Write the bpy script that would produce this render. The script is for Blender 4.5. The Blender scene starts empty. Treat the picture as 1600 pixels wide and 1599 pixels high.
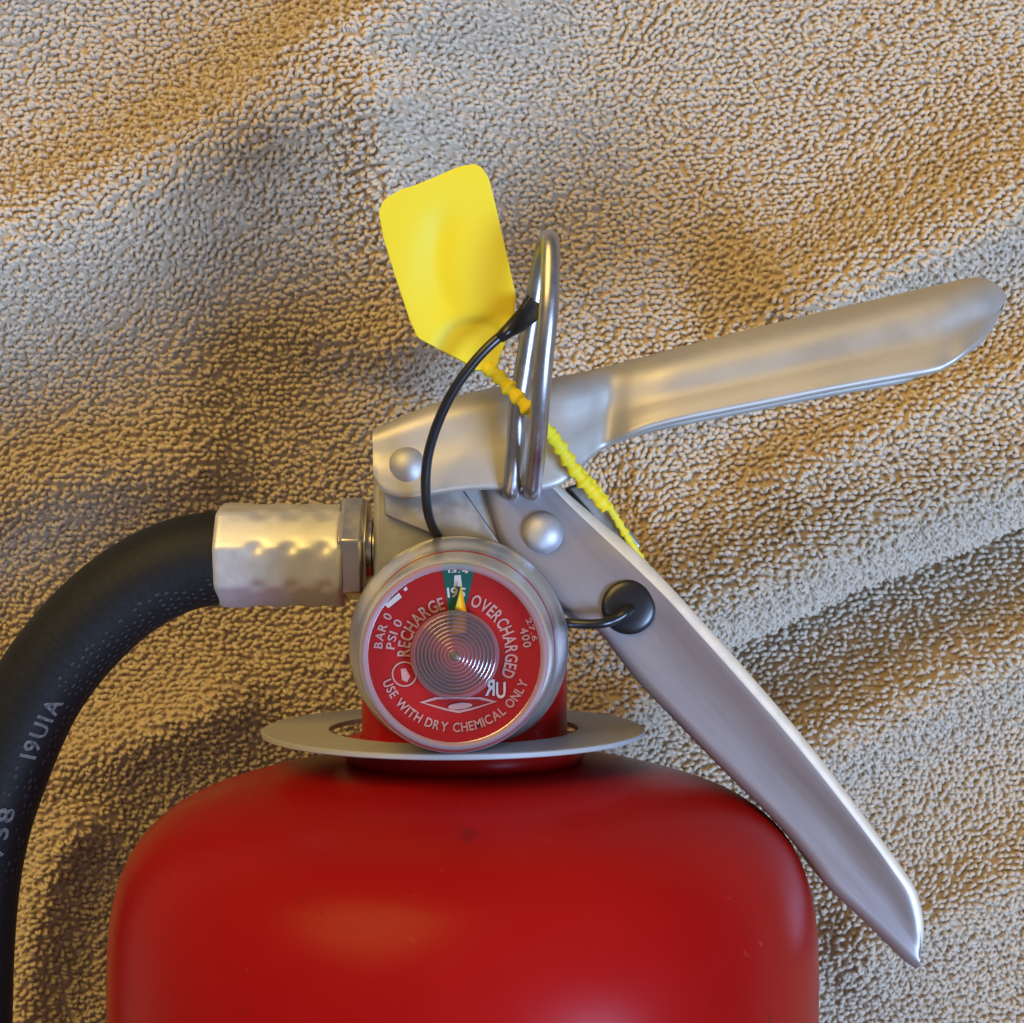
import bpy, math, random
import numpy as np
from mathutils import Vector, Matrix
random.seed(7)
rng = np.random.default_rng(7)
R = math.radians

# ------------------------------------------------------------------ camera, world, lamps
S = 1e-4                      # one modelling unit = 0.1 mm
D = 2660.0                    # camera height above the extinguisher's axis, in units
scn = bpy.context.scene
col = scn.collection
cam = bpy.data.cameras.new('camera'); camo = bpy.data.objects.new('camera', cam); col.objects.link(camo)
camo.location = (0, 0, D * S); camo.rotation_euler = (0, 0, 0)
cam.sensor_width = 36; cam.lens = 36 * D / 1600; cam.clip_start = 0.01; cam.clip_end = 50
cam.dof.use_dof = True; cam.dof.focus_distance = (D - 150) * S; cam.dof.aperture_fstop = 64
scn.camera = camo

world = bpy.data.worlds.new('World'); scn.world = world; world.use_nodes = True
bg = world.node_tree.nodes['Background']
bg.inputs['Color'].default_value = (0.92, 0.90, 0.95, 1); bg.inputs['Strength'].default_value = 0.25

def area(name, az, el, dist, sx, sy, color, power):
    d = Vector((math.cos(R(el)) * math.cos(R(az)), math.cos(R(el)) * math.sin(R(az)), math.sin(R(el))))
    l = bpy.data.lights.new(name, 'AREA'); l.shape = 'ELLIPSE'; l.size = sx * 1.13; l.size_y = sy * 1.13
    l.color = color; l.energy = power
    o = bpy.data.objects.new(name, l); col.objects.link(o)
    o.location = d * dist
    o.rotation_euler = d.to_track_quat('Z', 'Y').to_euler()
    return o
area('window_light', -33, 46, 1.5, 0.55, 0.55, (0.39, 0.585, 1.0), 45)
area('room_lamp', 125, 42, 1.2, 0.8, 0.8, (1.0, 0.66, 0.16), 15.5)

scn.view_settings.view_transform = 'Standard'; scn.view_settings.look = 'None'
scn.view_settings.exposure = -0.26; scn.view_settings.gamma = 1.0
scn.render.engine = 'CYCLES'
scn.cycles.use_denoising = True
scn.cycles.max_bounces = 8; scn.cycles.transparent_max_bounces = 12
scn.cycles.sample_clamp_indirect = 4.0

# ------------------------------------------------------------------ helpers
def P(px, py, z=0.0):
    """a point at height z that the photograph shows at pixel (px, py)"""
    k = (D - z) / D
    return np.array([(px - 800) * k, -(py - 800) * k, z])

def empty(name, loc, label=None, cat=None):
    o = bpy.data.objects.new(name, None); col.objects.link(o)
    o.location = Vector(loc) * S; o.empty_display_size = 0.01
    if label: o['label'] = label
    if cat: o['category'] = cat
    return o

def mesh_obj(name, verts, faces, mat, parent=None, angle=35, bevel=None):
    me = bpy.data.meshes.new(name)
    v = np.asarray(verts, dtype=float) * S
    me.from_pydata([tuple(p) for p in v], [], [tuple(f) for f in faces])
    me.validate(); me.update()
    me.shade_smooth()
    if angle is not None: me.set_sharp_from_angle(angle=R(angle))
    me.materials.append(mat)
    o = bpy.data.objects.new(name, me); col.objects.link(o)
    if bevel:
        m = o.modifiers.new('bevel', 'BEVEL'); m.width = bevel * S; m.segments = 3; m.limit_method = 'ANGLE'; m.angle_limit = R(40)
    if parent is not None:
        o.parent = parent
        o.matrix_parent_inverse = Matrix.Translation(-Vector(parent.location)) if parent.type == 'EMPTY' else Matrix.Identity(4)
    return o

def catmull(pts, n):
    pts = np.asarray(pts, float); m = len(pts)
    ext = np.vstack([2 * pts[0] - pts[1], pts, 2 * pts[-1] - pts[-2]])
    out = []
    for t in np.linspace(0, m - 1, n):
        i = min(int(t), m - 2); f = t - i
        p0, p1, p2, p3 = ext[i], ext[i + 1], ext[i + 2], ext[i + 3]
        out.append(0.5 * (2 * p1 + (p2 - p0) * f + (2 * p0 - 5 * p1 + 4 * p2 - p3) * f * f + (3 * p1 - p0 - 3 * p2 + p3) * f ** 3))
    return np.array(out)

def frames(path):
    t = np.gradient(path, axis=0); t /= np.linalg.norm(t, axis=1)[:, None]
    n = np.zeros_like(t); ref = np.array([0, 0, 1.0])
    if abs(t[0] @ ref) > 0.9: ref = np.array([1.0, 0, 0])
    v = ref - (ref @ t[0]) * t[0]; n[0] = v / np.linalg.norm(v)
    for i in range(1, len(t)):
        v = n[i - 1] - (n[i - 1] @ t[i]) * t[i]; n[i] = v / np.linalg.norm(v)
    return t, n, np.cross(t, n)

def tube_geo(path, rad, sides=16, flat=1.0):
    path = np.asarray(path, float); k = len(path)
    rad = np.broadcast_to(np.asarray(rad, float), (k,))
    t, n, b = frames(path)
    V, F = [], []
    for i in range(k):
        for j in range(sides):
            a = 2 * math.pi * j / sides
            V.append(path[i] + rad[i] * (math.cos(a) * n[i] * flat + math.sin(a) * b[i]))
    for i in range(k - 1):
        for j in range(sides):
            j2 = (j + 1) % sides
            F.append((i * sides + j, i * sides + j2, (i + 1) * sides + j2, (i + 1) * sides + j))
    F.append(tuple(range(sides))[::-1]); F.append(tuple((k - 1) * sides + j for j in range(sides)))
    return V, F

def lathe(name, prof, origin, axis, mat, parent, seg=96, angle=30):
    """prof: list of (radius, distance along axis)"""
    ax = {'x': ((0, 1, 0), (0, 0, 1), (1, 0, 0)), 'y': ((0, 0, 1), (1, 0, 0), (0, 1, 0)), 'z': ((1, 0, 0), (0, 1, 0), (0, 0, 1))}[axis]
    u, v, w = [np.array(q, float) for q in ax]; o = np.asarray(origin, float)
    V, F = [], []; rings = []
    for r, h in prof:
        if r < 1e-6:
            rings.append([len(V)]); V.append(o + w * h)
        else:
            base = len(V); rings.append(list(range(base, base + seg)))
            for j in range(seg):
                a = 2 * math.pi * j / seg
                V.append(o + w * h + r * (math.cos(a) * u + math.sin(a) * v))
    for A, B in zip(rings, rings[1:]):
        for j in range(seg):
            j2 = (j + 1) % seg
            if len(A) == 1 and len(B) == 1: continue
            if len(A) == 1: F.append((A[0], B[j2], B[j]))
            elif len(B) == 1: F.append((A[j], A[j2], B[0]))
            else: F.append((A[j], A[j2], B[j2], B[j]))
    return mesh_obj(name, V, F, mat, parent, angle)

def plate(name, pts, z0, z1, mat, parent, bevel=3):
    """extruded outline, pts in photo pixels seen at the top face"""
    T = [P(x, y, z1) for x, y in pts]; n = len(T)
    a = sum(T[i][0] * T[(i + 1) % n][1] - T[(i + 1) % n][0] * T[i][1] for i in range(n))
    if a < 0: T = T[::-1]
    V = [t for t in T] + [np.array([t[0], t[1], z0]) for t in T]
    F = [tuple(range(n)), tuple(range(2 * n - 1, n - 1, -1))]
    for i in range(n):
        j = (i + 1) % n; F.append((i, n + i, n + j, j))
    return mesh_obj(name, V, F, mat, parent, 30, bevel)

def channel(name, stations, thick, mat, parent, nst=90, flare=0.0, lip=0.0, edge_mat=None):
    """pressed sheet channel. stations: (open edge px, web edge px, half width, bend radius)"""
    st = np.array([[*q[0], *q[1], q[2], q[3], q[4] if len(q) > 4 else 0.0] for q in stations], float)
    st = catmull(st, nst)
    V, rows = [], []
    for ox, oy, wx, wy, hw, r, tilt in st:
        O = P(ox, oy, hw + tilt * 60)[:2]; W = P(wx, wy, max(hw - r, 0))[:2]
        L = np.linalg.norm(W - O); d = (W - O) / L
        r = min(r, hw * 0.92, L * 0.8)
        line = []
        for q in (0, 0.05, 0.11, 0.2, 0.34, 0.5, 0.66, 0.83, 1):
            a = q * (L - r)
            step = flare / (1 + math.exp((q - 0.52) / 0.035))
            line.append((a, hw + tilt * (L - r) * (1 - q) * min(1, 2.2 - 1.2 * q) + 2.2 * tilt * max(0, 0.5 - q) * (L - r) * (hw < 95) + step - lip * max(0, 1 - a / 15) ** 2))
        for q in np.linspace(0, 1, 9)[1:]:
            line.append((L - r + r * math.sin(q * math.pi / 2), hw - r + r * math.cos(q * math.pi / 2)))
        line = line + [(a, -z) for a, z in line[::-1]]
        line = np.array(line)
        tg = np.gradient(line, axis=0); tg /= np.linalg.norm(tg, axis=1)[:, None]
        nm = np.stack([-tg[:, 1], tg[:, 0]], 1)
        inn = line - nm * thick
        h = thick / 2
        def cap(p, t, n):        # rounded cut edge
            c = p - n * h
            return [c + h * (math.cos(a) * n + math.sin(a) * t) for a in np.linspace(0, math.pi, 7)[1:-1]]
        prof = list(line) + cap(line[-1], tg[-1], nm[-1]) + list(inn[::-1]) + cap(line[0], -tg[0], nm[0])[::-1]
        rows.append(len(prof))
        for a, z in prof:
            xy = O + d * a; V.append((xy[0], xy[1], z))
    m = rows[0]; F = []
    for i in range(len(st) - 1):
        for j in range(m):
            j2 = (j + 1) % m
            F.append((i * m + j, i * m + j2, (i + 1) * m + j2, (i + 1) * m + j))
    nl = 2 * (9 + 8); e = (len(st) - 1) * m; nc = 5
    for base in (0, e):          # close the two ends
        for j in range(nl - 1):
            a, b2 = base + j, base + j + 1
            c2, d2 = base + nl + nc + (nl - 1 - (j + 1)), base + nl + nc + (nl - 1 - j)
            F.append((a, b2, c2, d2))
    o = mesh_obj(name, V, F, mat, parent, 50)
    if edge_mat:                 # bare cut edge of the near flange
        o.data.materials.append(edge_mat)
        for p in o.data.polygons:
            js = [v % m for v in p.vertices]
            if all(j <= 2 or j >= m - 5 for j in js) and len(p.vertices) == 4: p.material_index = 1
    return o

# ------------------------------------------------------------------ materials
def mat_new(name):
    m = bpy.data.materials.new(name); m.use_nodes = True
    nt = m.node_tree; return m, nt, nt.nodes['Principled BSDF']

def noise(nt, scale, detail=4, rough=0.6, vec=None):
    n = nt.nodes.new('ShaderNodeTexNoise'); n.inputs['Scale'].default_value = scale
    n.inputs['Detail'].default_value = detail; n.inputs['Roughness'].default_value = rough
    if vec is None:
        tc = nt.nodes.new('ShaderNodeTexCoord'); vec = tc.outputs['Object']
    nt.links.new(vec, n.inputs['Vector']); return n

def ramp(nt, src, p0, c0, p1, c1):
    r = nt.nodes.new('ShaderNodeValToRGB'); e = r.color_ramp.elements
    e[0].position = p0; e[0].color = (*c0, 1); e[1].position = p1; e[1].color = (*c1, 1)
    nt.links.new(src, r.inputs['Fac']); return r

def bump(nt, b, src, strength, dist):
    n = nt.nodes.new('ShaderNodeBump'); n.inputs['Strength'].default_value = strength; n.inputs['Distance'].default_value = dist
    nt.links.new(src, n.inputs['Height']); nt.links.new(n.outputs['Normal'], b.inputs['Normal']); return n

def metal(name, c, rough, var=0.08, bumps=0.15, metallic=1.0, scale=260, streak=None):
    m, nt, b = mat_new(name); b.inputs['Metallic'].default_value = metallic
    tc = nt.nodes.new('ShaderNodeTexCoord'); vec = tc.outputs['Object']
    if streak is not None:
        for kw in ({'Rotation': (0, 0, streak)}, {'Scale': (0.10, 1.0, 1.0)}):
            mp = nt.nodes.new('ShaderNodeMapping')
            for k_, v_ in kw.items(): mp.inputs[k_].default_value = v_
            nt.links.new(vec, mp.inputs['Vector']); vec = mp.outputs['Vector']
    n = noise(nt, scale, 5, 0.65, vec)
    c0 = [x * (1 - var) for x in c]; c1 = [min(1, x * (1 + var)) for x in c]
    r = ramp(nt, n.outputs['Fac'], 0.3, c0, 0.7, c1); nt.links.new(r.outputs['Color'], b.inputs['Base Color'])
    q = ramp(nt, n.outputs['Fac'], 0.3, (rough * 0.8,) * 3, 0.7, (min(1, rough * 1.25),) * 3); nt.links.new(q.outputs['Color'], b.inputs['Roughness'])
    n2 = noise(nt, scale * 8, 3, 0.6, vec); bump(nt, b, n2.outputs['Fac'], bumps, 0.00006)
    return m

def plain(name, c, rough, spec=0.5, bumps=0.0, scale=900, coat=0.0, var=0.1):
    m, nt, b = mat_new(name)
    b.inputs['Roughness'].default_value = rough; b.inputs['Specular IOR Level'].default_value = spec
    b.inputs['Coat Weight'].default_value = coat; b.inputs['Coat Roughness'].default_value = 0.12
    n = noise(nt, scale, 4)
    r = ramp(nt, n.outputs['Fac'], 0.3, [x * (1 - var) for x in c], 0.7, [min(1, x * (1 + var)) for x in c])
    nt.links.new(r.outputs['Color'], b.inputs['Base Color'])
    if bumps: bump(nt, b, n.outputs['Fac'], bumps, 0.0001)
    return m

M = {}
M['zinc'] = metal('zinc_plate', (0.48, 0.47, 0.455), 0.42, 0.06, 0.10)
M['lever'] = metal('satin_aluminium', (0.44, 0.415, 0.365), 0.48, 0.05, 0.16, metallic=0.55, scale=60)
M['handle'] = metal('scuffed_aluminium', (0.30, 0.265, 0.262), 0.42, 0.10, 0.20, metallic=0.6, scale=120, streak=R(48))
M['cut'] = metal('bare_cut_edge', (0.66, 0.60, 0.48), 0.5, 0.08, 0.1, metallic=0.3)
M['valve'] = metal('cast_aluminium', (0.40, 0.385, 0.35), 0.45, 0.08, 0.35, metallic=0.6)
M['rivet'] = metal('rivet_steel', (0.44, 0.44, 0.45), 0.55, 0.08, 0.25, metallic=0.7)
M['ferrule'] = metal('crimped_brass_plate', (0.58, 0.57, 0.54), 0.40, 0.08, 0.12, metallic=0.5)
M['nut'] = metal('nut_steel', (0.60, 0.55, 0.48), 0.30, 0.05, 0.08)
M['ring'] = metal('polished_steel', (0.42, 0.405, 0.41), 0.33, 0.05, 0.06)
M['disc'] = plain('grey_painted_disc', (0.36, 0.355, 0.335), 0.45, 0.5, 0.15, 2600, var=0.05)
M['case'] = metal('gauge_case', (0.28, 0.28, 0.27), 0.60, 0.05, 0.05, metallic=0.7)
M['rubber'] = plain('black_rubber', (0.009, 0.0088, 0.0082), 0.58, 0.22, 0.7, 1300, var=0.2)
M['pin'] = plain('dark_brown_dot', (0.10, 0.065, 0.035), 0.4)  # dark brown for the dot at the boss centre
M['cord'] = plain('black_nylon', (0.010, 0.010, 0.011), 0.30, 0.5, 0.05, 900)
M['print'] = plain('worn_white_print', (0.11, 0.11, 0.105), 0.6, 0.3, var=0.8, scale=1500)
M['dial_red'] = plain('dial_red', (0.34, 0.005, 0.005), 0.45, 0.3, var=0.04)
M['dial_green'] = plain('dial_green', (0.006, 0.09, 0.065), 0.45, 0.3, var=0.04)
M['letter'] = plain('dial_white_ink', (0.46, 0.25, 0.235), 0.5, 0.3, var=0.1)
M['white'] = plain('dial_bright_white', (0.56, 0.54, 0.50), 0.5, 0.3, var=0.05)
M['needle'] = plain('needle_yellow', (0.80, 0.46, 0.01), 0.45, 0.3, var=0.05)

def red_paint():
    m, nt, b = mat_new('red_enamel')
    b.inputs['Specular IOR Level'].default_value = 0.085
    n = noise(nt, 34, 3, 0.5)
    base = ramp(nt, n.outputs['Fac'], 0.3, (0.27, 0.0035, 0.003), 0.75, (0.31, 0.006, 0.005))
    s = noise(nt, 95, 6, 0.72)
    chips = ramp(nt, s.outputs['Fac'], 0.65, (0, 0, 0), 0.70, (1, 1, 1))
    mx = nt.nodes.new('ShaderNodeMix'); mx.data_type = 'RGBA'
    nt.links.new(chips.outputs['Color'], mx.inputs['Factor']); nt.links.new(base.outputs['Color'], mx.inputs['A'])
    mx.inputs['B'].default_value = (0.19, 0.006, 0.006, 1)
    # fine pale scratches
    tc = nt.nodes.new('ShaderNodeTexCoord'); vec = tc.outputs['Object']
    for kw in ({'Rotation': (0, 0, R(28))}, {'Scale': (0.06, 1.0, 1.0)}):
        mp = nt.nodes.new('ShaderNodeMapping')
        for k_, v_ in kw.items(): mp.inputs[k_].default_value = v_
        nt.links.new(vec, mp.inputs['Vector']); vec = mp.outputs['Vector']
    sc_ = noise(nt, 420, 5, 0.7, vec); scr = ramp(nt, sc_.outputs['Fac'], 0.66, (0, 0, 0), 0.74, (0.55, 0.55, 0.55))
    m2 = nt.nodes.new('ShaderNodeMix'); m2.data_type = 'RGBA'
    nt.links.new(scr.outputs['Color'], m2.inputs['Factor']); nt.links.new(mx.outputs['Result'], m2.inputs['A']); m2.inputs['B'].default_value = (0.36, 0.06, 0.05, 1)
    nt.links.new(m2.outputs['Result'], b.inputs['Base Color'])
    q = ramp(nt, n.outputs['Fac'], 0.35, (0.25,) * 3, 0.7, (0.36,) * 3); nt.links.new(q.outputs['Color'], b.inputs['Roughness'])
    p = noise(nt, 420, 2, 0.5); bump(nt, b, p.outputs['Fac'], 0.05, 0.0001)
    return m
M['red'] = red_paint()

def yellow_plastic():
    m, nt, b = mat_new('yellow_plastic')
    b.inputs['Base Color'].default_value = (0.74, 0.60, 0.009, 1); b.inputs['Roughness'].default_value = 0.6
    b.inputs['Subsurface Weight'].default_value = 0.25; b.inputs['Subsurface Radius'].default_value = (0.002, 0.0014, 0.0002); b.inputs['Subsurface Scale'].default_value = 0.6
    n = noise(nt, 900, 3); bump(nt, b, n.outputs['Fac'], 0.08, 0.0001)
    return m
M['yellow'] = yellow_plastic()

def clear(name, tint, haze, ior, rough=0.08):
    m = bpy.data.materials.new(name); m.use_nodes = True; nt = m.node_tree
    nt.nodes.remove(nt.nodes['Principled BSDF']); out = nt.nodes['Material Output']
    tr = nt.nodes.new('ShaderNodeBsdfTransparent'); tr.inputs['Color'].default_value = (*tint, 1)
    df = nt.nodes.new('ShaderNodeBsdfDiffuse'); df.inputs['Color'].default_value = (0.50, 0.46, 0.49, 1)
    gl = nt.nodes.new('ShaderNodeBsdfGlossy'); gl.inputs['Roughness'].default_value = rough
    fr = nt.nodes.new('ShaderNodeFresnel'); fr.inputs['IOR'].default_value = ior
    m1 = nt.nodes.new('ShaderNodeMixShader'); m1.inputs['Fac'].default_value = haze
    m2 = nt.nodes.new('ShaderNodeMixShader')
    nt.links.new(tr.outputs[0], m1.inputs[1]); nt.links.new(df.outputs[0], m1.inputs[2])
    nt.links.new(fr.outputs[0], m2.inputs[0]); nt.links.new(m1.outputs[0], m2.inputs[1]); nt.links.new(gl.outputs[0], m2.inputs[2])
    nt.links.new(m2.outputs[0], out.inputs['Surface']); return m
M['lens'] = clear('clear_lens', (0.97, 0.95, 0.95), 0.0, 1.28)
M['rim'] = clear('clear_lens_rim', (0.72, 0.64, 0.69), 0.34, 1.32, 0.38)
M['boss'] = clear('grooved_lens_boss', (0.92, 0.84, 0.82), 0.20, 2.0, 0.12)

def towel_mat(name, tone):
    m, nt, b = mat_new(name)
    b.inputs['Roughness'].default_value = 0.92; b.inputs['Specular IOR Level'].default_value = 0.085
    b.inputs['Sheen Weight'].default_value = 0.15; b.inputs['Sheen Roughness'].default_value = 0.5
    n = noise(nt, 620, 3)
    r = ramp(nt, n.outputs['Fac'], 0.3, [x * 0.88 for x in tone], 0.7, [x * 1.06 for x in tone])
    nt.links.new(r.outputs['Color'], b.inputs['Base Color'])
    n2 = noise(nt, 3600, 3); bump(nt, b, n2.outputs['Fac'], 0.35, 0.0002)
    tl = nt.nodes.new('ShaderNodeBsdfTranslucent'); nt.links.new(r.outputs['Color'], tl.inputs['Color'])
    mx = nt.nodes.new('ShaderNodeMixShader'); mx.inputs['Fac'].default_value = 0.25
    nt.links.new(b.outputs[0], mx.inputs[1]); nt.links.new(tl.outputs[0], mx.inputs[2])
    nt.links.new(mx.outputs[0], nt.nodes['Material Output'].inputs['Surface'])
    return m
M['pile'] = towel_mat('terry_cotton', (0.76, 0.64, 0.475))
M['cloth'] = towel_mat('terry_ground_weave', (0.64, 0.49, 0.32))  # ground yarn browner than the loops: shade of the gaps put into its colour

# ------------------------------------------------------------------ towel
X0, RC = -74.0, 545.0         # axis and radius of the cylinder
ZT = -660.0                   # mean level of the towel
# ridges: polyline in photo pixels, height, half width towards the upper left, half width towards the lower right
RIDGES = [
    ([(-250, 150), (150, -40), (420, -220)], 46, 120, 150),
    ([(-250, 560), (0, 440), (330, 310), (600, 130), (900, -60)], 84, 190, 210),
    ([(1080, 560), (1330, 455), (1520, 370), (1800, 230)], 62, 190, 95),
    ([(940, 960), (1080, 930), (1290, 835), (1450, 775), (1620, 700), (1850, 600)], 60, 170, -92),
    ([(1130, 1215), (1300, 1125), (1480, 1040), (1620, 975), (1850, 860)], 48, 110, 130),
    ([(1250, 1500), (1420, 1420), (1620, 1330), (1850, 1230)], 26, 90, 110),
    ([(-200, 860), (120, 760), (420, 720)], 26, 110, 110),
    ([(-200, 1240), (60, 1200), (260, 1130), (430, 1060)], 30, 70, 90),
    ([(40, 1700), (70, 1500), (110, 1330), (190, 1230)], 30, 70, 55),
    ([(880, 1220), (940, 1130), (1040, 1060)], 26, 60, 60),
    ([(760, 700), (1000, 640), (1180, 590)], 22, 70, 70),
    ([(600, 150), (632, 330), (655, 480), (640, 620)], 46, 120, 100),  # added fold: its slope stands in for the shadow left of the tag
    ([(1120, 780), (1300, 700), (1480, 620), (1700, 540)], 22, 70, 70),
]
def smooth_noise(x, y):
    return (np.sin(x * 0.0061 + y * 0.0043 + 1.3) * np.cos(y * 0.0072 - x * 0.0021) * 9
            + np.sin(x * 0.013 - y * 0.017 + 0.4) * 3.2 + np.sin(x * 0.027 + y * 0.019) * np.sin(y * 0.023 - x * 0.008 + 2) * 2.0)
KT = (D - ZT) / D
def height(x, y):
    x = np.asarray(x, float); y = np.asarray(y, float)
    px = x / KT + 800; py = -y / KT + 800
    h = np.full(x.shape, ZT) + smooth_noise(x, y)
    for pts, amp, wu, wd in RIDGES:
        pts = catmull(pts, 24)
        best = np.full(x.shape, 1e18); sd = np.zeros(x.shape); par = np.zeros(x.shape)
        for i in range(len(pts) - 1):
            a, b = pts[i], pts[i + 1]; d = b - a; L2 = d @ d
            t = np.clip(((px - a[0]) * d[0] + (py - a[1]) * d[1]) / L2, 0, 1)
            qx, qy = px - (a[0] + t * d[0]), py - (a[1] + t * d[1])
            dist = qx * qx + qy * qy
            side = d[0] * qy - d[1] * qx
            m = dist < best
            best = np.where(m, dist, best); sd = np.where(m, side, sd); par = np.where(m, (i + t) / (len(pts) - 1), par)
        w = np.where(sd < 0, wu, abs(wd))
        fade = np.clip(par / 0.18, 0, 1) * np.clip((1 - par) / 0.18, 0, 1); fade = 0.25 + 0.75 * fade * fade * (3 - 2 * fade)
        r = np.sqrt(best) / w
        shp = np.exp(-np.sqrt(r * r * r * r / (0.25 + r * r) + 1e-9) * 1.0)
        if wd < 0: shp = np.where(sd < 0, shp, np.maximum(0, 1 - r * r))     # rolls over and ends in a crease
        h = h + 4.0 * amp * fade * shp
    # the cylinder presses the towel flat
    dx = np.clip(np.abs(x - X0) / RC, 0, 0.999)
    under = -RC * np.sqrt(1 - dx * dx)
    over = (np.abs(x - X0) < RC) & (y < -560)
    h = np.where(over, np.minimum(h, under - 14), h)
    return h

towel = empty('towel', (0, 0, ZT), 'beige brown terry towel lying rumpled beneath the red fire extinguisher', 'towel')
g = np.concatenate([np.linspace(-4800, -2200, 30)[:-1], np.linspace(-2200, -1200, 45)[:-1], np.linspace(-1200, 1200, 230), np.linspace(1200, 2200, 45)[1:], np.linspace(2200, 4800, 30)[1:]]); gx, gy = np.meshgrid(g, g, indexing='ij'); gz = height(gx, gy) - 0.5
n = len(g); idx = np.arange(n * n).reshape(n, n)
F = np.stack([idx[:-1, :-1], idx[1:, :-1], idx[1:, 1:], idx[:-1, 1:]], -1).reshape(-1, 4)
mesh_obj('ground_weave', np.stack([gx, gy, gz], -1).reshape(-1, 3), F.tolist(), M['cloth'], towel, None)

def build_pile(dxs, dys, ext, hole, k_, name, A, SD):
    xs = np.arange(-ext, ext, dxs); ys = np.arange(-ext, ext, dys)
    X, Y = np.meshgrid(xs, ys, indexing='ij')
    X = X + (np.arange(len(ys)) % 2)[None, :] * dxs * 0.5
    X = X + rng.normal(0, 2.4 * k_, X.shape); Y = Y + rng.normal(0, 1.7 * k_, Y.shape)
    Y = Y + 10 * np.sin(X * 0.004) + 0.06 * X
    X, Y = X.ravel(), Y.ravel()
    keep = ~((np.abs(X - X0) < 330) & (Y < -700)) & ~((np.abs(X) < hole) & (np.abs(Y) < hole))
    X, Y = X[keep], Y[keep]; N = len(X)
    Z = height(X, Y); e = 4.0
    nx = -(height(X + e, Y) - height(X - e, Y)) / (2 * e); ny = -(height(X, Y + e) - height(X, Y - e)) / (2 * e)
    nrm = np.stack([nx, ny, np.ones(N)], 1); nrm /= np.linalg.norm(nrm, axis=1)[:, None]
    low = np.sin(X * 0.0047 + 0.8) * np.cos(Y * 0.0056 + 0.3) + 0.6 * np.sin(X * 0.011 - Y * 0.009)
    ang = rng.normal(0, 0.5, N) + 0.9 * np.clip(low - 0.25, 0, 1.5)
    u = np.stack([np.cos(ang), np.sin(ang), np.zeros(N)], 1)
    u -= (u * nrm).sum(1)[:, None] * nrm; u /= np.linalg.norm(u, axis=1)[:, None]
    v = np.cross(nrm, u)
    half = k_ * rng.uniform(2.6, 5.6, N); hgt = k_ * rng.uniform(4.5, 12, N); rad = k_ * rng.uniform(3.4, 4.4, N)
    lean = rng.normal(-2, 2.8, N); skew = rng.normal(0, 1.7, N)
    A = np.array(A) * math.pi; K = len(A)      # loop angle from foot to foot
    base = np.stack([X, Y, Z], 1)
    rings = np.zeros((N, K, SD, 3))
    for k, a in enumerate(A):
        c = -math.cos(a); s = math.sin(a); s_ = max(s, -0.6)
        ctr = base + u * (half * c + skew * s)[:, None] + nrm * (hgt * s_)[:, None] + v * (lean * max(s, 0))[:, None]
        ds = math.sin(a); dc = math.cos(a)
        tg = u * (half * ds)[:, None] + nrm * (hgt * dc)[:, None]
        tg /= np.linalg.norm(tg, axis=1)[:, None]
        o = np.cross(tg, v); o /= np.linalg.norm(o, axis=1)[:, None]
        for j in range(SD):
            t = 2 * math.pi * j / SD + 0.3
            rings[:, k, j] = ctr + (o * math.cos(t) + v * math.sin(t)) * rad[:, None]
    V = rings.reshape(-1, 3) * S
    q = []
    for k in range(K - 1):
        for j in range(SD):
            j2 = (j + 1) % SD
            q.append((k * SD + j, k * SD + j2, (k + 1) * SD + j2, (k + 1) * SD + j))
    q = np.array(q); Fq = (q[None] + (np.arange(N) * K * SD)[:, None, None]).reshape(-1, 4)
    me = bpy.data.meshes.new(name)
    me.vertices.add(len(V)); me.vertices.foreach_set('co', V.ravel())
    me.loops.add(Fq.size); me.loops.foreach_set('vertex_index', Fq.ravel().astype(np.int32))
    me.polygons.add(len(Fq)); me.polygons.foreach_set('loop_start', (np.arange(len(Fq)) * 4).astype(np.int32))
    me.polygons.foreach_set('loop_total', np.full(len(Fq), 4, np.int32))
    me.update(calc_edges=True); me.shade_smooth(); me.materials.append(M['pile'])
    o = bpy.data.objects.new(name, me); col.objects.link(o)
    o.parent = towel; o.matrix_parent_inverse = Matrix.Translation(-Vector(towel.location)); o['kind'] = 'stuff'
build_pile(11.8, 10.5, 1165, 0, 1.08, 'terry_pile', (-0.15, 0.2, 0.5, 0.8, 1.15), 5)
build_pile(22.0, 19.5, 2150, 1165, 1.75, 'outer_terry_pile', (-0.1, 0.3, 0.7, 1.1), 4)     # beyond the frame

# ------------------------------------------------------------------ fire extinguisher
ext = empty('fire_extinguisher', (X0, -1500, -RC), 'red fire extinguisher lying on the beige towel with pressure gauge facing up', 'fire extinguisher')
prof = [(150, -384), (180, -387), (230, -393), (285, -402), (331, -412), (400, -433), (449, -457), (489, -491), (515, -528), (533, -576), (542, -628), (545, -690), (545, -740)]
prof = [tuple(p) for p in catmull(prof, 70)]
prof += [(545, -3000), (530, -3060), (480, -3120), (380, -3160), (0, -3175)]
lathe('cylinder', prof, (X0, 0, 0), 'y', M['red'], ext, 160, 40)
lathe('neck', [(0, -225), (140, -225), (156, -229), (160, -238), (160, -345), (163, -350), (177, -351), (185, -355), (188, -362), (188, -378), (184, -386), (174, -392)], (X0, 0, 0), 'y', M['red'], ext, 96, 40)

# valve body under the levers
vb = plate('valve_body', [(583, 690), (640, 655), (860, 640), (872, 800), (872, 1010), (618, 1010), (583, 905)], -72, 66, M['valve'], ext, 8)
plate('side_plate', [(597, 745), (703, 735), (790, 862), (742, 872), (690, 842), (601, 806)], 60, 84, M['zinc'], ext, 3)
lathe('valve_stem', [(0, -300), (95, -300), (98, -290), (98, -230), (0, -230)], (X0, 78, 0), 'y', M['valve'], ext, 48)

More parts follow.
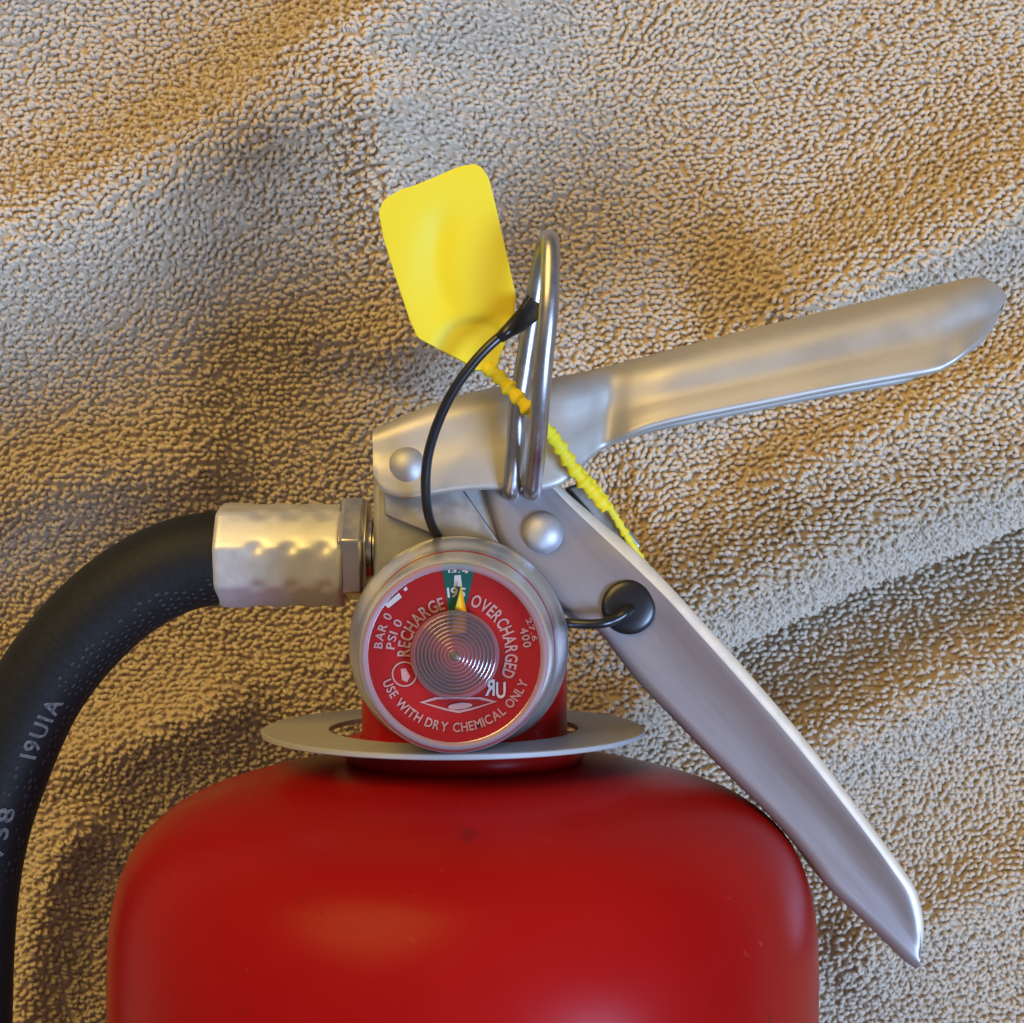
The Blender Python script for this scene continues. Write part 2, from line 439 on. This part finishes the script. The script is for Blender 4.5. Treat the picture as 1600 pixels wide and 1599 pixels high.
# carry handle (channel open towards the upper right)
cs = [((868, 757), (752, 757)), ((905, 790), (768, 815)), ((945, 824), (790, 868)), ((985, 860), (838, 925)), ((1022, 897), (893, 968)),
      ((1060, 938), (932, 985)), ((1095, 977), (962, 1022)), ((1130, 1015), (998, 1068)), ((1180, 1072), (1050, 1122)), ((1230, 1130), (1108, 1182)),
      ((1280, 1192), (1160, 1234)), ((1330, 1257), (1212, 1286)), ((1375, 1317), (1258, 1340)), ((1402, 1355), (1290, 1384)), ((1427, 1394), (1332, 1424)),
      ((1440, 1440), (1374, 1464)), ((1443, 1473), (1408, 1498)), ((1441, 1492), (1430, 1514))]
hws = [88] * 15 + [87, 85, 82]
handle = channel('carry_handle', [(o, w, h, min(19, h * 0.6), 0.10 * min(1, max(0, (q - 2) / 3))) for q, ((o, w), h) in enumerate(zip(cs, hws))], 16, M['handle'], ext, 110, lip=6, edge_mat=M['cut'])
# squeeze lever (channel open downwards)
ls = [((584, 742), (583, 672), 96, 22, .05), ((600, 763), (602, 664), 99, 26, .07), ((640, 772), (640, 646), 100, 34, .08), ((700, 762), (700, 624), 100, 40, .08), ((760, 757), (760, 608), 100, 42, .08),
      ((830, 760), (830, 597), 100, 44, .06), ((880, 748), (880, 588), 98, 46, .04), ((915, 716), (918, 580), 84, 46, .02), ((948, 690), (955, 571), 66, 44, .05), ((985, 672), (995, 561), 80, 54, .14),
      ((1025, 659), (1040, 549), 88, 58, .13), ((1090, 644), (1100, 533), 90, 62, .13), ((1200, 622), (1200, 508), 90, 64, .13), ((1300, 602), (1300, 484), 90, 64, .13), ((1400, 584), (1400, 461), 90, 64, .13),
      ((1455, 574), (1445, 450), 90, 64, .13), ((1478, 566), (1475, 444), 88, 62, .12), ((1510, 544), (1507, 436), 80, 60, .15), ((1540, 521), (1538, 437), 68, 50, .12), ((1558, 498), (1560, 449), 48, 38, .05), ((1567, 480), (1570, 462), 30, 24, 0)]
lever = channel('squeeze_lever', ls, 16, M['lever'], ext, 150, flare=5)
def rivet(px, py, z, r, h, parent, cone=False):
    c = P(px, py, z)
    if cone: pr = [(r * 1.12, -6), (r * 1.12, 1), (r * 0.98, h * 0.35), (r * 0.8, h * 0.6), (r * 0.5, h * 0.86), (r * 0.2, h * 0.98), (0, h)]
    else: pr = [(r, -6), (r, 2)] + [(r * math.cos(a), 2 + h * math.sin(a)) for a in np.linspace(0.1, math.pi / 2 - 0.05, 9)] + [(0, 2 + h)]
    lathe('rivet', pr, c, 'z', M['rivet'], parent, 40, 60)
rivet(637, 731, 101, 27, 17, lever, True)
rivet(849, 833, 88, 31, 20, handle)
# spacer and safety tab between the flanges, seen past the near flange
plate('spacer_tab', [(884, 762), (915, 752), (940, 776), (1003, 852), (992, 868), (960, 850)], -80, 52, M['zinc'], ext, 5)
# black grommet in the near flange of the carry handle
gc = P(983, 949, 94)
lathe('grommet', [(42, -12), (42, 0), (41, 4), (38, 7), (32, 9), (20, 10.5), (0, 11)], gc, 'z', M['cord'], handle, 48, 50)

# hose, ferrule, nut
hz = [(352, 871, 0), (280, 884, 0), (195, 929, -4), (118, 1000, -10), (55, 1086, -18), (8, 1190, -28), (-28, 1300, -40), (-47, 1420, -56), (-54, 1600, -85)]
hp = [P(*q) for q in hz] + [np.array([-905, -1150, -180]), np.array([-905, -1700, -330]), np.array([-905, -2300, -452]), np.array([-905, -2700, -470])]
hp[0] = P(372, 868, 0)
hpath = catmull(hp, 150)
hfine = catmull(hp, 760); hs_ = np.concatenate([[0], np.cumsum(np.linalg.norm(np.diff(hfine, axis=0), axis=1))])
V, F = tube_geo(hfine, 73.5, 112)
V = np.array(V).reshape(len(hfine), 112, 3); aa = np.arange(112) * 2 * math.pi / 112
wv = np.sin(11 * aa[None, :] + hs_[:, None] * 0.15) * np.sin(11 * aa[None, :] - hs_[:, None] * 0.15)   # braid showing through the rubber
dr = V - hfine[:, None, :]; V = (hfine[:, None, :] + dr * (1 + 0.0018 * wv[..., None])).reshape(-1, 3)
hose = mesh_obj('hose', V, F, M['rubber'], ext, 40)
NF, NA = 60, 96
fx0, fx1 = P(345, 868)[0], P(541, 868)[0]; fy = P(400, 868)[1]
V, F = [], []
dimx = [412, 464, 515]
for i in range(NF):
    t = i / (NF - 1); x = fx0 + (fx1 - fx0) * t
    edge = min(1, t / 0.04, (1 - t) / 0.03); pxl = 345 + 196 * t
    for j in range(NA):
        a = 2 * math.pi * j / NA
        loc = ((a - R(9)) % R(45)) - R(22.5)
        rr = 80.5 * (0.25 + 0.75 * math.cos(R(22.5)) / math.cos(loc) * 1.04)
        crimp = 1 if 0.16 < t < 0.97 else max(0, 1 - abs(t - 0.16) / 0.08) if t < 0.16 else 0
        cor = math.exp(-((abs(loc) - R(22.5)) / R(6)) ** 2)
        dim = sum(math.exp(-((pxl - q) / 13) ** 2) for q in dimx)
        rr -= crimp * 5.5 * cor * dim
        rr *= (0.95 + 0.05 * math.sqrt(max(edge, 0)))
        V.append((x, fy + rr * math.sin(a), rr * math.cos(a)))
for i in range(NF - 1):
    for j in range(NA):
        j2 = (j + 1) % NA
        F.append((i * NA + j, i * NA + j2, (i + 1) * NA + j2, (i + 1) * NA + j))
F.append(tuple(range(NA))); F.append(tuple((NF - 1) * NA + j for j in range(NA))[::-1])
ferrule = mesh_obj('ferrule', V, F, M['ferrule'], ext, 60)
nx0, nx1 = P(541, 858)[0] - 6, P(577, 858)[0]; ny_ = P(560, 859)[1]
V, F = [], []
for x, k in ((nx0, 0.93), (nx0 + 7, 1), (nx1 - 7, 1), (nx1, 0.92)):
    for j in range(6):
        a = R(10 + 60 * j); V.append((x, ny_ + 86 * k * math.sin(a), 86 * k * math.cos(a)))
for i in range(3):
    for j in range(6): F.append((i * 6 + j, i * 6 + (j + 1) % 6, (i + 1) * 6 + (j + 1) % 6, (i + 1) * 6 + j))
F.append((0, 1, 2, 3, 4, 5)); F.append((23, 22, 21, 20, 19, 18))
mesh_obj('hex_nut', V, F, M['nut'], ext, 25, 3)
lathe('hose_nipple', [(0, nx1 - 4), (46, nx1 - 4), (46, nx1 + 6), (40, nx1 + 8), (40, nx1 + 30), (0, nx1 + 30)], (0, ny_, 0), 'x', M['nut'], ext, 48)

# ------------------------------------------------------------------ lettering
_glyph = {}
def glyph(ch):
    if ch not in _glyph:
        c = bpy.data.curves.new('glyph', 'FONT'); c.body = ch; c.size = 1.0; c.offset = 0.022; c.resolution_u = 3
        o = bpy.data.objects.new('glyph', c); me = bpy.data.meshes.new_from_object(o)
        v = np.array([p.co[:2] for p in me.vertices]) if len(me.vertices) else np.zeros((0, 2))
        f = [tuple(p.vertices) for p in me.polygons]
        bpy.data.objects.remove(o); bpy.data.curves.remove(c); bpy.data.meshes.remove(me)
        _glyph[ch] = (v, f)
    return _glyph[ch]
def layout(s, gap=0.10, space=0.34):
    out = []; x = 0
    for ch in s:
        if ch == ' ': x += space; continue
        v, f = glyph(ch); x0, x1 = v[:, 0].min(), v[:, 0].max()
        out.append((v - [x0, 0], f, x, x1 - x0)); x += (x1 - x0) + gap
    return out, x - gap
CAP = 0.69
GX, GY, GZ = -79.5, -199.5, 270.0
KD = (D - GZ) / D             # photo pixels to units on the dial
def arc_text(s, rpx, a0, a1, hpx, z, mirror_in=False, gap=0.10):
    """text along an arc of the dial, from angle a0 to a1 (degrees); mirror_in: tops point to the centre"""
    lay, W = layout(s, gap); V, F = [], []
    r = rpx * KD; h = hpx * KD; span = R(a1 - a0)
    for v, f, x, w in lay:
        b = len(V)
        mid = a0 + (a1 - a0) * (x + w / 2) / W
        k = abs(span) * r / W             # horizontal scale
        th = R(mid); rad = np.array([math.cos(th), math.sin(th)])
        tan = np.array([math.sin(th), -math.cos(th)]) if a1 < a0 else np.array([-math.sin(th), math.cos(th)])
        up = -rad if mirror_in else rad
        for qx, qy in v:
            p = rad * r + tan * (qx - w / 2) * k + up * (qy / CAP - 0.5) * h
            V.append((GX + p[0], GY + p[1], z))
        F += [tuple(b + i for i in t) for t in f]
    return V, F

# ------------------------------------------------------------------ pressure gauge
gauge = lathe('pressure_gauge', [(0, 62), (52, 62), (56, 70), (56, 92), (120, 90), (155, 94), (164, 101), (164, 122), (161, 126), (120, 127), (0, 127)], (GX, GY, 0), 'z', M['case'], ext, 128, 40)
lathe('dial', [(151, 128), (148, 150), (134, 190), (131.5, GZ - 2), (130, GZ), (0, GZ)], (GX, GY, 0), 'z', M['dial_red'], gauge, 128, 40)
def dial_pt(rpx, deg, z): return (GX + rpx * KD * math.cos(R(deg)), GY + rpx * KD * math.sin(R(deg)), z)
z1, z2, z3 = GZ + 1.0, GZ + 2.0, GZ + 9.0
V = [dial_pt(r, a, z1) for r in (40, 143) for a in np.linspace(99, 77, 9)]
mesh_obj('green_sector', V, [(i, i + 1, 9 + i + 1, 9 + i) for i in range(8)], M['dial_green'], gauge, None)
def dpx(x, y, z): return P(x, y, z)
def poly2(name, loops, z, mat):
    V, F = [], []
    for L in loops:
        b = len(V); V += [dpx(x, y, z) for x, y in L]; F.append(tuple(range(b, b + len(L))))
    return mesh_obj(name, V, F, mat, gauge, None)
for nm, args in (('recharge_lettering', ('RECHARGE', 81, 183, 103, 19, z2)), ('overcharged_lettering', ('OVERCHARGED', 88, 73, -25, 19, z2)),
                 ('bar_lettering', ('BAR 0', 121, 176, 149, 13, z2)), ('psi_lettering', ('PSI 0', 102, 176, 149, 13, z2)),
                 ('overcharge_number', ('400', 113, 21, 5, 12, z2)), ('overcharge_bar_number', ('27.6', 126, 26, 9, 8, z2))):
    V, F = arc_text(*args); mesh_obj(nm, V, F, M['letter'], gauge, None)
V, F = arc_text('USE WITH DRY CHEMICAL ONLY', 115, 201, 339, 14, z2, True); mesh_obj('use_lettering', V, F, M['letter'], gauge, None)
V, F = arc_text('195', 96, 97.5, 80.5, 15, z2); mesh_obj('charge_number', V, F, M['white'], gauge, None)
V, F = arc_text('13.4', 130, 95, 81, 6, z2); mesh_obj('charge_bar_number', V, F, M['white'], gauge, None)
poly2('charge_mark', [[(710, 900), (720, 899), (722, 917), (709, 917)]], z2, M['white'])
poly2('white_dashes', [[(601, 946), (623, 927), (628, 934), (607, 951)], [(630, 921), (635, 917), (637, 922), (633, 925)]], z2, M['white'])  # two white dashes at the upper left of the dial
# circle emblem, underwriters mark and badge outline
def ringpoly(cx, cy, ro, ri, z, mat, name, n=28):
    V = [dpx(cx + r * math.cos(2 * math.pi * i / n), cy + r * math.sin(2 * math.pi * i / n), z) for r in (ri, ro) for i in range(n)]
    return mesh_obj(name, V, [(i, (i + 1) % n, n + (i + 1) % n, n + i) for i in range(n)], mat, gauge, None)
ringpoly(632, 1054, 20, 17.5, z2, M['letter'], 'approval_ring')
poly2('approval_diamond', [[(626, 1046), (634, 1045), (641, 1058), (636, 1067), (628, 1063)]], z2, M['letter'])
V, F = [], []
for ch, ox, mir in (('R', 758, True), ('U', 775, False)):
    v, f = glyph(ch); w = v[:, 0].max() - v[:, 0].min(); b = len(V)
    for qx, qy in v:
        q = (qx - v[:, 0].min()) / w
        if mir: q = 1 - q
        V.append(dpx(ox + q * 15, 1087 - qy / CAP * 24 + (4 if ch == 'U' else 0), z2))
    F += [tuple(b + i for i in t) for t in f]
mesh_obj('recognition_mark', V, F, M['white'], gauge, None)
ou = [(655, 1098), (680, 1090), (752, 1090), (777, 1097), (738, 1110), (717, 1115), (696, 1111)]
cx_, cy_ = 716, 1101
inn = [(cx_ + (x - cx_) * 0.86, cy_ + (y - cy_) * 0.70) for x, y in ou]
V = [dpx(x, y, z2) for x, y in ou + inn]; n7 = len(ou)
mesh_obj('badge_outline', V, [(i, (i + 1) % n7, n7 + (i + 1) % n7, n7 + i) for i in range(n7)], M['letter'], gauge, None)
poly2('badge_oval', [[(719 + 19 * math.cos(t), 1104 - 5 * math.sin(t) - 1.5 * math.cos(t)) for t in np.linspace(0, 2 * math.pi, 20)[:-1]]], z2 + 0.4, M['letter'])
# needle, boss and lens
V = [P(x, y, z) for z in (z3 + 3, z3) for x, y in [(706, 990), (709, 960), (715, 938), (721, 914), (725, 938), (730, 960), (729, 990)]]
mesh_obj('needle', V, [tuple(range(7)), tuple(range(13, 6, -1))] + [(i, (i + 1) % 7, 7 + (i + 1) % 7, 7 + i) for i in range(7)], M['needle'], gauge, None)
bp = [(62, 279), (62, 290), (60, 292)]
r = 59.0; k = 0
while r > 9:
    hh = 292 + (59 - r) * 0.36
    bp += [(r, hh), (r - 1.6, hh + 3.0), (r - 2.6, hh + 3.3), (r - 4.4, hh + 0.2)]; r -= 5.4; k += 1
bp += [(7.5, 311), (6, 307), (0, 306)]
lathe('grooved_boss', bp, (GX, GY, 0), 'z', M['boss'], gauge, 128, 25)
lathe('boss_dot', [(6.5, 307), (6.5, 311.5), (4, 312.5), (0, 312.8)], (GX, GY, 0), 'z', M['pin'], gauge, 24, 40)  # small dark cap in the hole at the boss centre
lathe('lens', [(64, 312), (90, 313), (119, 313)], (GX, GY, 0), 'z', M['lens'], gauge, 96, 60)
lathe('lens_rim', [(119, 313), (121, 317), (125, 318.5), (129, 316), (133, 309), (136, 296), (138, 270), (140, 220), (140.5, 190), (141, 168), (150, 154), (159, 142), (163, 124)], (GX, GY, 0), 'z', M['rim'], gauge, 128, 60)

# ------------------------------------------------------------------ hose print (wraps on the hose surface)
ht, hn, hb = frames(hpath)
hl = np.concatenate([[0], np.cumsum(np.linalg.norm(np.diff(hpath, axis=0), axis=1))])
def on_hose(s, phi, r):
    p = np.array([np.interp(s, hl, hpath[:, i]) for i in range(3)])
    t = np.array([np.interp(s, hl, ht[:, i]) for i in range(3)]); t /= np.linalg.norm(t)
    up = np.array([0, 0, 1.0]); up -= (up @ t) * t; up /= np.linalg.norm(up)
    sd = np.cross(t, up)                       # to the side; outer side of the bend is the other one
    if sd[0] < 0: sd = -sd
    return p + r * (math.cos(phi) * up + math.sin(phi) * sd)
def s_at(px, py):
    q = P(px, py, 0); return hl[np.argmin(np.linalg.norm(hpath[:, :2] - q[:2], axis=1))]
def hose_text(s, s0, s1, phi, hgt):
    lay, W = layout(s, 0.16); V, F = [], []
    for v, f, x, w in lay:
        b = len(V)
        for qx, qy in v:
            ss = s0 + (s1 - s0) * (x + qx) / W
            V.append(on_hose(ss, phi - (qy / CAP - 0.5) * hgt / 73.5, 75.6))
        F += [tuple(b + i for i in t) for t in f]
    mesh_obj('hose_print', V, F, M['print'], hose, None)
hose_text('19UIA', s_at(18, 1155), s_at(68, 1065), 0.62, 25)
hose_text('V38', s_at(-35, 1330), s_at(-12, 1245), 0.62, 25)
# speckled weave marks of the cover
V, F = [], []
pitch, k = 15.0, 0
for s in np.arange(24, s_at(-38, 1370), pitch):
    k += 1
    for q_ in range(7):
        ph = 0.42 + 0.15 * (q_ + 0.5 * (k % 2)) + random.gauss(0, 0.02); ss = s + random.gauss(0, 1.5)
        if random.random() < 0.22: continue
        if 0.36 < ph < 0.90 and (s_at(68, 1065) - 16 < ss < s_at(18, 1155) + 16 or ss > s_at(-12, 1245) - 12): continue
        a = random.uniform(2.4, 3.8); b = len(V)
        for q in range(6):
            t = q * math.pi / 3; V.append(on_hose(ss + a * 1.3 * math.cos(t), ph + a * 0.8 * math.sin(t) / 73.5, 74.7))
        F.append(tuple(range(b, b + 6)))
M['speck'] = plain('faint_cover_speck', (0.030, 0.030, 0.028), 0.6, 0.3, var=0.4, scale=1800)
o = mesh_obj('cover_speckles', V, F, M['speck'], hose, None); o['kind'] = 'stuff'

# ------------------------------------------------------------------ loose disc round the neck
DZ = -30.0
prof = [(196, -349), (196, -341.5), (197, -340.7), (299, -340.7), (301, -342), (301, -348), (299, -349.4), (197, -349.4), (196, -349)]
disc = lathe('collar_disc', prof, (X0 - 18, 0, DZ), 'y', M['disc'], None, 160, 30)
disc['label'] = 'flat grey metal ring loose around the red neck below the gauge'; disc['category'] = 'ring'

# ------------------------------------------------------------------ pull pin ring
pp = [(799, 770, 60), (799, 768, 112), (801, 745, 128), (805, 700, 140), (809, 640, 152), (818, 580, 162), (826, 527, 172), (835, 470, 182), (844, 420, 198), (851, 388, 218), (857, 374, 245), (860, 390, 270),
      (859, 450, 288), (856, 500, 290), (850, 560, 280), (845, 620, 258), (840, 690, 215), (835, 740, 165), (832, 766, 130), (831, 770, 60)]
V, F = tube_geo(catmull([P(*q) for q in pp], 140), 13.6, 20)
pin = mesh_obj('pull_pin', V, F, M['ring'], None, 60)
pin['label'] = 'bent steel wire pull ring standing in the silver lever beside the yellow tag'; pin['category'] = 'pull pin'

# ------------------------------------------------------------------ yellow tamper seal
seal = empty('tamper_seal', P(785, 590, 150), 'bright yellow plastic tamper seal tag tied through the pull ring', 'seal')
rows = np.array([(628, 298, 722, 261), (611, 306, 739, 257), (598, 317, 753, 263), (592, 333, 764, 281), (600, 375, 775, 325), (620, 440, 791, 395), (640, 500, 806, 462),
                 (653, 529, 802, 505), (690, 549, 789, 536), (722, 565, 780, 560), (744, 580, 776, 578)], float)
tpar = np.array([0, 0.012, 0.04, 0.10, 0.25, 0.48, 0.70, 0.79, 0.88, 0.94, 1.0])
NR, NCc = 60, 28
V = []
for i in range(NR):
    t = i / (NR - 1); rw = np.array([np.interp(t, tpar, rows[:, k]) for k in range(4)])
    for j in range(NCc):
        u = j / (NCc - 1); x = rw[0] + (rw[2] - rw[0]) * u; y = rw[1] + (rw[3] - rw[1]) * u
        cre = 0.50 - 0.22 * t + 0.05 * math.sin(9 * t)
        z = 205 - 10 * math.exp(-((u - cre) / 0.15) ** 2) * math.exp(-((t - 0.48) / 0.27) ** 4)
        z += 2 * math.sin(3.4 * u + 1.0 + 1.5 * t) - 22 * t
        dd = math.hypot(x - 742, (y - 562) * 1.0)
        z -= 6 / (1 + math.exp((dd - 64) / 2.0))
        V.append(P(x, y, z))
F = [(i * NCc + j, i * NCc + j + 1, (i + 1) * NCc + j + 1, (i + 1) * NCc + j) for i in range(NR - 1) for j in range(NCc - 1)]
tag = mesh_obj('tag', V, F, M['yellow'], seal, None)
so = tag.modifiers.new('thickness', 'SOLIDIFY'); so.thickness = 11 * S; so.offset = 0
bv = tag.modifiers.new('bevel', 'BEVEL'); bv.width = 3 * S; bv.segments = 2; bv.limit_method = 'ANGLE'; bv.angle_limit = R(50)
def beaded(name, pts, r0, amp, pitch, n):
    path = catmull([P(*q) for q in pts], n)
    L = np.concatenate([[0], np.cumsum(np.linalg.norm(np.diff(path, axis=0), axis=1))])
    u_ = (L / pitch) % 1.0; rad = r0 + amp * np.where(u_ < 0.72, u_ / 0.72, (1 - u_) / 0.28) * (0.65 + 0.35 * np.sin(L * 0.37) * np.sin(L * 0.11 + 1))
    V, F = tube_geo(path, rad, 10, 0.6); mesh_obj(name, V, F, M['yellow'], seal, 60)
beaded('serrated_strap', [(756, 572, 178), (778, 588, 190), (800, 612, 205), (826, 640, 214), (850, 668, 190), (872, 695, 150), (900, 738, 128), (925, 768, 118), (948, 796, 112)], 8.0, 6.5, 21, 240)
beaded('strap_end', [(905, 735, 96), (932, 764, 92), (958, 803, 78), (985, 848, 60), (1006, 882, 40), (1012, 896, 0), (1000, 905, -60)], 4.8, 3.8, 16, 180)

# ------------------------------------------------------------------ black tether cord
tether = empty('tether_cord', P(983, 965, 92), 'thin black plastic tether curving from the pull ring behind the gauge into the handle', 'cord')
tp = [(797, 515, 232), (768, 538, 236), (738, 570, 232), (708, 612, 222), (684, 662, 205), (669, 712, 185), (665, 760, 165), (670, 806, 140), (686, 842, 110), (720, 880, 84), (790, 930, 82), (860, 968, 100), (900, 975, 118), (938, 975, 122), (962, 968, 116), (978, 958, 112), (986, 950, 100)]
V, F = tube_geo(catmull([P(*q) for q in tp], 160), 7.4, 14)
mesh_obj('cord', V, F, M['cord'], tether, 60)
rowsf = [((806, 503), (800, 521), 232), ((798, 508), (792, 524), 233), ((812, 486), (818, 520), 222), ((824, 464), (838, 505), 200), ((830, 470), (842, 500), 190)]
ff = [((775, 526), (784, 534), 236), ((792, 507), (800, 525), 234), ((808, 487), (818, 517), 226), ((823, 464), (838, 502), 206), ((834, 474), (846, 492), 190)]
V = []
NU = 9
for a, b, z in ff:
    for j in range(NU):
        u = j / (NU - 1)
        V.append(P(a[0] + (b[0] - a[0]) * u + (5 * math.sin(u * math.pi * 2) if a[0] > 815 else 0), a[1] + (b[1] - a[1]) * u, z + 7 * math.sin(u * math.pi)))
F = [(i * NU + j, i * NU + j + 1, (i + 1) * NU + j + 1, (i + 1) * NU + j) for i in range(len(ff) - 1) for j in range(NU - 1)]
fan = mesh_obj('flared_end', V, F, M['cord'], tether, 60)
so = fan.modifiers.new('thickness', 'SOLIDIFY'); so.thickness = 6 * S; so.offset = 0
